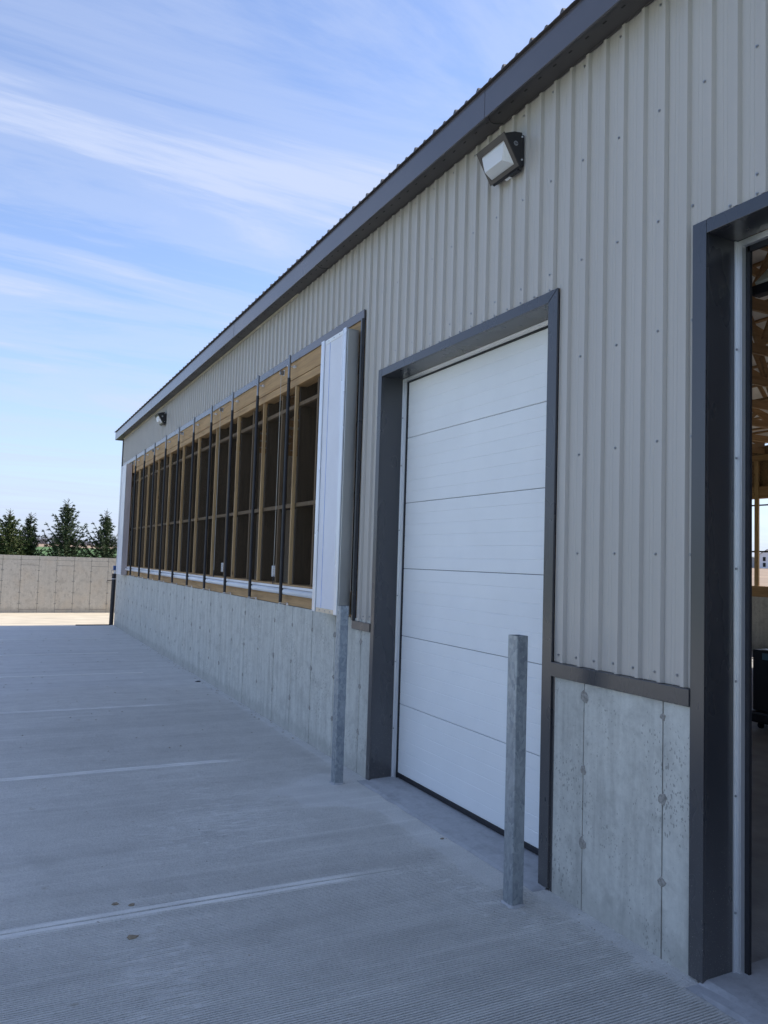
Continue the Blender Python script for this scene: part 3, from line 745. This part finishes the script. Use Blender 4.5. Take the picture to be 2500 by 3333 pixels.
# wall lamps
def wall_lamp():
    y0, y1 = 4.19, 4.515
    t = thing('wall_lamp', 'x', 'wall light', (0, 4.35, 4.63), 'dark wall pack lamps on the barn wall')
    prof = [(-.035, 4.864), (-.10, 4.855), (-.183, 4.822), (-.060, 4.630), (-.037, 4.618)]
    b = MB(); n = len(prof)
    for y in (y0, y1): b.v += [(x, y, z) for x, z in prof]
    b.f.append(tuple(range(n))); b.f.append(tuple(range(n, 2*n))[::-1])
    for i in range(n):
        j = (i+1) % n; b.f.append((i, n+i, n+j, j))
    b.build('housing', m_lampbody, t, bevel=.006)
    MB().box(-.034, y0+.004, 4.635, -.016, y1-.004, 4.850).build('back_box', m_lampbody, t, bevel=.004)
    # frame around the lens
    T = Vector((-.183, 0, 4.822)); Bm = Vector((-.060, 0, 4.630)); d = (Bm-T); nrm = Vector((-d.z, 0, d.x)).normalized()
    if nrm.x > 0: nrm = -nrm
    def P(u, y, h=0): q = T+d*u+nrm*h; return (q.x, y, q.z)
    fr = MB()
    def strip(ua, ub, ya, yb, h):
        v = [P(ua, ya, 0), P(ua, yb, 0), P(ub, yb, 0), P(ub, ya, 0), P(ua, ya, h), P(ua, yb, h), P(ub, yb, h), P(ub, ya, h)]
        c = len(fr.v); fr.v += v; fr.f += [tuple(c+i for i in q) for q in ((0, 3, 2, 1), (4, 5, 6, 7), (0, 1, 5, 4), (1, 2, 6, 5), (2, 3, 7, 6), (3, 0, 4, 7))]
    strip(-.02, .17, y0-.004, y1+.004, .010); strip(.90, 1.02, y0-.004, y1+.004, .010); strip(.17, .90, y0-.004, y0+.030, .010); strip(.17, .90, y1-.026, y1+.004, .010)
    fr.build('lens_frame', m_lampframe, t)
    m, tt, bs = newmat('prismatic_glass'); bs.inputs['Base Color'].default_value = (.82, .84, .86, 1); bs.inputs['Roughness'].default_value = .22
    bs.inputs['Transmission Weight'].default_value = .25
    wv = N(tt, 'ShaderNodeTexWave', bands_direction='Y', inp={'Scale': 28, 'Distortion': .4}); tt.links.new(pos(tt), wv.inputs[0]); bumpn(tt, bs, wv.outputs[1], .35, .004)
    ya, yb = y0+.030, y1-.026; u0_, u1_ = .17, .90
    L = MB(); e = .046
    a0, a1, a2, a3 = P(u0_, ya, .002), P(u0_, yb, .002), P(u1_, yb, .002), P(u1_, ya, .002)
    r0_, r1_ = P(.62, ya+.055, e), P(.62, yb-.015, e)
    L.quad(a0, a1, r1_, r0_); L.quad(r0_, r1_, a2, a3); L.quad(a0, r0_, a3); L.quad(a1, a2, r1_); L.quad(a3, a2, a1, a0)
    L.build('lens', m, t)
    # small labels below, badge on the cheek
    for yy in (y0+.05, y0+.14): MB().box(-.034, yy, 4.616, -.014, yy+.06, 4.619).build('rating_plate', m_pvc, t)
    MB().box(-.05, y0+.03, 4.608, -.02, y0+.13, 4.617).build('knuckle', m_lampbody, t)
    bd = MB(); cx, cz = -.090, 4.772
    bd.tube((cx, y0, cz), (cx, y0-.003, cz), .0165, 20); bg_ = bd.build('badge', m_fast, t)
    cu = bpy.data.curves.new('badge_text', 'FONT'); cu.body = 'RAB'; cu.size = .0135; cu.extrude = .0006; cu.align_x = 'CENTER'; cu.align_y = 'CENTER'
    to = bpy.data.objects.new('badge_text', cu); dg = None
    C.objects.link(to); bpy.context.view_layer.update()
    me = bpy.data.meshes.new_from_object(to.evaluated_get(bpy.context.evaluated_depsgraph_get())); bpy.data.objects.remove(to)
    tx = bpy.data.objects.new('badge_text', me); C.objects.link(tx); tx.parent = bg_; me.materials.append(m_slot)
    tx.rotation_euler = (R(90), 0, 0); tx.location = (cx, y0-.0036-4.35, cz-4.63)
    for z in (4.83, 4.67): MB().tube((-.04, y0, z), (-.04, y0-.006, z), .006, 8).build('hinge_screw', m_alu2, t)
    return t
wl = wall_lamp(); wl['label'] = 'large dark wall lamp under the eave above and right of the white door'
wl2 = copy_tree(wl); wl2.location = (0, 4.35+12.08, 4.63); wl2['label'] = 'dark wall lamp high above the far end of the timber framed opening'

# bollards
def bollard(x0, y0, x1, y1, h):
    b = MB(); w = .0055
    t = thing('bollard', 'x', 'bollard', ((x0+x1)/2, (y0+y1)/2, 0))
    b.box(x0, y0, -.02, x1, y0+w, h).box(x0, y1-w, -.02, x1, y1, h)
    b.box(x0, y0+w, -.02, x0+w, y1-w, h).box(x1-w, y0+w, -.02, x1, y1-w, h)
    # one closed square tube
    o = MB(); r = .010; n = 4
    def ring(rr, xa, ya, xb, yb):
        pts = []
        for cx, cy_, a0 in ((xb-rr, yb-rr, 0), (xa+rr, yb-rr, 90), (xa+rr, ya+rr, 180), (xb-rr, ya+rr, 270)):
            for i in range(n+1):
                a = R(a0+90*i/n); pts.append((cx+rr*math.cos(a), cy_+rr*math.sin(a)))
        return pts
    out = ring(r, x0, y0, x1, y1); inn = ring(r*.6, x0+w, y0+w, x1-w, y1-w); k = len(out)
    for z in (-.02, h): o.v += [(x, y, z) for x, y in out]
    for z in (h, h-.35): o.v += [(x, y, z) for x, y in inn]
    for i in range(k):
        j = (i+1) % k
        o.f += [(i, j, k+j, k+i), (k+i, k+j, 2*k+j, 2*k+i), (2*k+i, 2*k+j, 3*k+j, 3*k+i)]
    o.f.append(tuple(range(3*k, 4*k)))
    o.build('post', m_galv, t)
    g = MB(); m_ = 16; cx, cy_ = (x0+x1)/2, (y0+y1)/2; hw = (x1-x0)/2
    for i in range(m_):
        a = 2*math.pi*i/m_; q = 1/max(abs(math.cos(a)), abs(math.sin(a)))
        rr = hw*q*1.02; r2 = hw*q*1.15+.010+.012*mn.noise(Vector((a*2, x0, 0)))
        g.v += [(cx+rr*math.cos(a), cy_+rr*math.sin(a), .010+.006*mn.noise(Vector((a*3, y0, 0)))), (cx+r2*math.cos(a), cy_+r2*math.sin(a), .0005)]
    for i in range(m_):
        j = (i+1) % m_; g.f.append((2*i, 2*i+1, 2*j+1, 2*j))
    g.build('grout_collar', m_thr, t)
    return t
b1 = bollard(-.352, 3.712, -.268, 3.802, 1.525); b1['label'] = 'square galvanised bollard in front of the right side of the white door'; b1['group'] = 'galvanised bollards guarding the middle door'
b2 = bollard(-.335, 6.300, -.250, 6.385, 1.532); b2['label'] = 'square galvanised bollard left of the white door, before the tall panel box'; b2['group'] = 'galvanised bollards guarding the middle door'

# corner standpipe and odds and ends
t = thing('drain_pipe', 'black upright drainpipe with a white band at the far corner of the barn', 'drainpipe', (-.06, 22.30, 0))
MB().tube((-.055, 22.32, 0), (-.04, 22.32, 1.385), .056, 18).build('pipe', m_blackpipe, t)
MB().tube((-.042, 22.32, 1.235), (-.042, 22.32, 1.25), .0585, 18).build('band', m_pvc, t)
MB().tube((-.03, 22.32, 1.38), (-.03, 22.32, 1.50), .022, 10).build('riser', m_pvc, t)
MB().box(-.075, 22.27, 1.48, -.0, 22.36, 1.60).build('blue_box', simple('blue_plastic', (.05, .12, .32), .4), t, bevel=.006)
MB().tube((-.125, 22.30, 1.475), (-.06, 22.30, 1.475), .006, 8).tube((-.118, 22.3, 1.475), (-.118, 22.3, 1.33), .004, 6).build('bracket', m_steel, t)
MB().box(-.96, 22.19, .001, -.10, 22.235, .022).build('plank', m_woodD, None, loc=(-.5, 22.2, 0), label='thin dark wooden plank lying on the slab edge at the far corner', category='plank')
tb = MB().tube((.40, 27.06, 1.04), (.55, 26.93, 1.045), .012, 8).build('pipe_stub', m_blackpipe, None, loc=(.47, 27.0, 1.04), label='short black pipe stub sticking out of the far concrete wall', category='pipe')

# ------------------------------------------------------------------ far retaining wall
def far_wall():
    t = thing('retaining_wall', 'tan cast concrete retaining wall with form seams across the yard', 'wall', (0, 27.1, 0))
    core = MB().box(-13, 27.105, -.1, 16, 27.30, 1.765).build('wall_core', m_seam, t)
    P = .522; k0 = -24
    for k in range(k0, 30):
        x0 = -2.193+P*k; x1 = x0+P; g = .0058
        spl = [-.1, 1.655, 1.785-.006*(x0+2.8)] if k % 2 else [-.1, .09, 1.485, 1.655, 1.785-.006*(x0+2.8)]
        for za, zb in zip(spl[:-1], spl[1:]):
            last = zb > 1.7; gg = g*(.3 if last or abs(za-1.655) < .01 else 1)
            MB().box(x0+g, 27.10+random.uniform(-.003, .002), za+gg, x1-g, 27.112, zb-(0 if last else gg)).build('form_panel', m_concB, core)
        if -6 < x0 < 3:
            for z in (1.655, 1.318, .982, .623, .272):
                q = MB(); n = 8; pts = []
                for i in range(n):
                    a = 2*math.pi*i/n; rr = .03*(1+.4*random.uniform(-1, 1)); pts.append((x0+rr*1.2*math.cos(a), 27.092, z+rr*.6*math.sin(a)))
                c0 = 0; q.v.append((x0, 27.088, z)); q.v += pts; q.v += [(p[0]+(p[0]-x0)*.3, 27.11, p[2]) for p in pts]
                for i in range(n):
                    j = (i+1) % n; q.f += [(0, 1+i, 1+j), (1+i, 1+n+i, 1+n+j, 1+j)]
                q.build('form_tie_mark', m_tie, core)
    MB().box(-13, 27.115, 1.76, 16, 27.30, 1.772).build('wall_cap', m_concB, t)
far_wall()

# ------------------------------------------------------------------ spruces
m_bark = simple('spruce_bark', (.10, .07, .05), .9, 0, .3, 20)
def needle_mat(name, c):
    m, t, b = newmat(name)
    oi = N(t, 'ShaderNodeNewGeometry')
    co = ramp(t, oi.outputs['Random Per Island'], [(0, sc(c, .55)), (.6, c), (1, (c[0]*1.7, c[1]*1.45, c[2]*1.2))])
    t.links.new(co, b.inputs['Base Color']); b.inputs['Roughness'].default_value = .6; b.inputs['Specular IOR Level'].default_value = .3
    return m
m_nd = [needle_mat('spruce_needles', (.050, .078, .034)), needle_mat('young_spruce_needles', (.085, .115, .038))]
def spruce(x, y, h, w, label, mi=0, dens=1.0, seed=1, base=None):
    rnd = random.Random(seed); z0 = gz(x, y)-.05
    t = thing('spruce_tree', label, 'tree', (x, y, z0), 'young spruces behind the retaining wall')
    tr = MB(); tr.tube((x, y, z0), (x, y, z0+h*.72), .07, 9, .028); tr.tube((x, y, z0+h*.72), (x+.01, y, z0+h), .028, 6, .005)
    tr.build('trunk', m_bark, t)
    b = MB(); br = MB()
    def needles(p, q, L, cnt):
        d = (q-p)
        dn = d.normalized()
        for i in range(cnt):
            s = p+d*rnd.random(); rv = Vector((rnd.uniform(-1, 1), rnd.uniform(-1, 1), rnd.uniform(-.55, .75))).normalized()
            e = (dn*.8+rv).normalized()*L*rnd.uniform(.6, 1.2); wd = dn.cross(rv)
            if wd.length < 1e-3: continue
            wd = wd.normalized()*L*.17
            b.quad(s-wd, s+wd, s+e+wd*.5, s+e-wd*.5)
    nwh = int(h*5.2); 
    for k in range(nwh):
        f = (k+.5)/nwh; zz = z0+h*(.05+.84*f)
        rad = w*1.12*(1-f)**.80*(.8+.35*rnd.random())*(.7+.3*min(1, f*6)); nb = int((9 if f < .7 else 6)*dens)
        if f > .90: rad = .045*h; nb = 4
        for j in range(nb):
            a = 2*math.pi*(j/nb)+rnd.uniform(-.4, .4); L = rad*rnd.uniform(.5, 1.3)
            lift = .10+.75*f+rnd.uniform(-.15, .22); p0 = Vector((x, y, zz+rnd.uniform(-.05, .05))); prev = p0; n = max(4, int(L/.13))
            dr = Vector((math.cos(a), math.sin(a), 0))
            for i in range(1, n+1):
                s = i/n; cur = p0+dr*L*s+Vector((0, 0, L*(lift*s-.35*s*(1-s)*2+.25*s*s)))
                br.tube(prev, cur, .010*(1-s)+.004, 3, cap=False)
                needles(prev, cur, .070, int(22*dens))
                if i > 1:
                    for sgn in (-1, 1):
                        sd_ = Vector((-dr.y*sgn, dr.x*sgn, 0)); tl = (.10+.30*L*(1-s)*.8)*rnd.uniform(.6, 1.1)
                        q = cur+(dr*.8+sd_).normalized()*tl+Vector((0, 0, rnd.uniform(-.35, .05)*tl))
                        needles(cur, q, .066, int(26*dens*max(.5, tl/.2)))
                prev = cur
            needles(prev, prev+Vector((dr.x*.05, dr.y*.05, .05)), .05, 8)
    for i in range(16):
        zt = z0+h*rnd.uniform(.86, 1.0); needles(Vector((x, y, zt)), Vector((x, y, zt+.04)), .035, 3)
    for zf in (.90, .925, .95):
        for j in range(4):
            a = rnd.uniform(0, 6.28); L = rnd.uniform(.10, .22); p = Vector((x, y, z0+h*zf)); q = p+Vector((math.cos(a)*L, math.sin(a)*L, L*.8))
            br.tube(p, q, .007, 3, cap=False); needles(p, q, .04, 10)
    br.build('branches', m_bark, t); b.build('crown', m_nd[mi], t)
spruce(-2.42, 36, 3.70, 1.15, 'broad yellow green spruce leftmost behind the retaining wall', 1, 1.25, 3)
spruce(-3.35, 36.6, 3.2, 1.0, 'spruce cut by the left edge of the view behind the retaining wall', 1, 1.2, 4)
spruce(-1.62, 36.4, 3.62, .85, 'narrow dark spruce second from the left behind the retaining wall', 0, 1.0, 5)
spruce(-.22, 36, 4.30, 1.28, 'tallest dark spruce standing alone in the gap left of the barn', 0, 1.0, 6)
spruce(1.40, 36, 3.90, 1.15, 'dark spruce half hidden behind the far barn corner', 0, 1.0, 7)
spruce(2.9, 36.5, 3.6, 1.1, 'spruce hidden behind the far barn corner', 0, .7, 8)

# distant bare wood
def wood_far():
    m = simple('bare_twigs', (.20, .18, .17), .9, 0, .3, .4); rnd = random.Random(5); b = MB()
    for i in range(2600):
        x = rnd.uniform(-70, 60); y = 318+rnd.uniform(-10, 10); z = gz(2, 318)-.6; h = rnd.uniform(2.0, 3.6)*(1+.3*math.sin(x*.11)+.2*math.sin(x*.37)); 
        w = rnd.uniform(.05, .12); lean = rnd.uniform(-.5, .5)
        b.quad((x-w, y, z), (x+w, y, z), (x+lean, y, z+h))
        for j in range(3):
            zz = z+h*rnd.uniform(.35, .9); l = rnd.uniform(.4, 1.0); b.quad((x, y, zz-.05), (x, y, zz+.05), (x+rnd.choice((-1, 1))*l, y, zz+l*.9))
    b.build('far_wood', m, kind='stuff')
wood_far()

# houses seen through the open door and the far opening
def house(loc, w, d, hw, hr, mw, mr, label, wins):
    x, y = loc; z = gz(x, y)-.1; t = thing('farm_house', label, 'house', (x, y, z))
    MB().box(x, y-w/2, z, x+d, y+w/2, z+hw).quad((x, y-w/2, z+hw), (x, y+w/2, z+hw), (x, y, z+hr)).build('walls', mw, t)
    MB().bar((x+d/2, y-w/4, z+(hw+hr)/2), (x+d/2+.001, y-w/4, z+(hw+hr)/2), 1, 1).build('chimney', mr, t) if False else None
    r = MB()
    for s in (-1, 1): r.quad((x-.3, y+s*(w/2+.3), z+hw-.15), (x+d+.3, y+s*(w/2+.3), z+hw-.15), (x+d+.3, y, z+hr+.1), (x-.3, y, z+hr+.1))
    ro = r.build('roof', mr, t)
    for yy, zz in wins: MB().box(x-.05, y+yy-.45, z+zz, x+.02, y+yy+.45, z+zz+1.2).build('window', m_slot, t)
mw1 = simple('white_clapboard', (.75, .76, .78), .6); mr1 = simple('grey_shingles', (.16, .18, .18), .8); mw2 = simple('grey_wall', (.35, .36, .36), .7)
def ray_y(xp, yy_at60): return 0+(yy_at60)*(xp+3.1)/63.1
house((200, ray_y(200, 47.75)), 8, 10, 3.6, 5.6, mw1, mr1, 'small white gabled house far off beyond the barn opening', [(1.2, 2.2), (1.2, .5)])
house((205, ray_y(205, 49.6)), 12, 9, 2.2, 3.4, mw2, mr1, 'low grey shed with shallow roof far off beyond the barn opening', [(2, .8), (-2, .8)])

# ------------------------------------------------------------------ machine inside the wide door
t = thing('feed_cart', 'tall black cart with a rounded base standing just inside the open door', 'cart', (6.0, 6.2, 0))
m_bm = simple('black_paint', (.010, .010, .011), .45)
MB().box(5.6, 5.75, .22, 6.3, 6.80, .975).build('cabinet', m_bm, t, bevel=.008)
MB().box(5.54, 5.70, .075, 6.36, 6.86, .215).build('base', m_bm, t, bevel=.03)
MB().box(5.62, 5.77, .977, 6.28, 6.70, .984).build('lid', m_boxmetal, t, bevel=.002)
MB().box(5.592, 6.55, .86, 5.599, 6.66, .94).build('label_plate', simple('label_teal', (.10, .20, .24), .5), t)
for x_, y_ in ((5.65, 6.72), (6.25, 6.72), (5.65, 5.82), (6.25, 5.82)):
    MB().tube((x_, y_-.02, .04), (x_, y_+.02, .04), .04, 12).build('caster', m_rubber, t)
def ceiling_lamp():
    t = thing('ceiling_light', 'lit lamp hanging inside the barn, seen through the netting', 'lamp', (2.000, 13.212, 4.114))
    x, y, z = LP
    m, tt, bs = newmat('lamp_glow'); bs.inputs['Emission Color'].default_value = (1, .93, .78, 1); bs.inputs['Emission Strength'].default_value = 4
    MB().tube((x, y, z), (x, y, z+.05), .12, 16, .10).build('diffuser', m, t)
    MB().tube((x, y, z+.052), (x, y, z+.13), .11, 16, .06).build('shade', m_lampbody, t)
    MB().tube((x, y, z+.13), (x, y, max(5.0, z+.5)), .01, 6).build('stem', m_lampbody, t)
LP = (2.000, 13.212, 4.114)
ceiling_lamp()

# pebbles and clods scattered on the apron
rnd = random.Random(11)
def clod(x, y, r, m, label):
    b = MB(); n1_, n2_ = 6, 4
    for i in range(n2_):
        ph = math.pi/2*i/n2_
        for j in range(n1_):
            a = 2*math.pi*j/n1_; q = r*(1+.3*rnd.uniform(-1, 1))
            b.v.append((x+q*1.3*math.cos(a)*math.cos(ph), y+q*math.sin(a)*math.cos(ph), .001+q*.45*math.sin(ph)))
    b.v.append((x, y, r*.5)); top = len(b.v)-1
    for i in range(n2_-1):
        for j in range(n1_): k_ = (j+1) % n1_; b.f.append((i*n1_+j, i*n1_+k_, (i+1)*n1_+k_, (i+1)*n1_+j))
    for j in range(n1_): b.f.append(((n2_-1)*n1_+j, (n2_-1)*n1_+(j+1) % n1_, top))
    b.build('dirt_clod', m, None, loc=(x, y, 0), label=label, category='dirt clod')
m_dirt = simple('dried_mud', (.28, .23, .16), .9, 0, .3, 60); m_dk = simple('dark_stone', (.06, .06, .065), .8)
clod(-2.371, 4.60, .016, m_dirt, 'left of two small mud clods lying just behind the nearest joint')
clod(-2.292, 4.554, .014, m_dirt, 'right of two small mud clods lying just behind the nearest joint')
clod(-2.349, 4.178, .021, m_dirt, 'largest mud clod on the slab in front of the nearest joint')
clod(-2.483, 4.41, .009, m_dirt, 'tiny mud clod lying on the nearest joint line')
clod(-.147, 4.812, .012, m_dirt, 'small tan clod on the slab edge before the white door')
clod(-.12, 12.131, .035, m_dk, 'dark stone lying against the foot of the long concrete wall')
g = MB()
for i in range(420):
    x = rnd.uniform(-4.5, -.02); y = rnd.uniform(2.2, 20); r_ = rnd.uniform(.0015, .006)*(1+(y > 8))
    if i % 3 == 0: x = -rnd.uniform(0, .12)
    g.v += [(x-r_, y, .001), (x+r_, y-r_*.5, .001), (x+.3*r_, y+r_, .001), (x, y, r_*.9)]; c = len(g.v)-4; g.f += [(c, c+1, c+3), (c+1, c+2, c+3), (c+2, c, c+3)]
g.build('grit', m_dirt, kind='stuff')
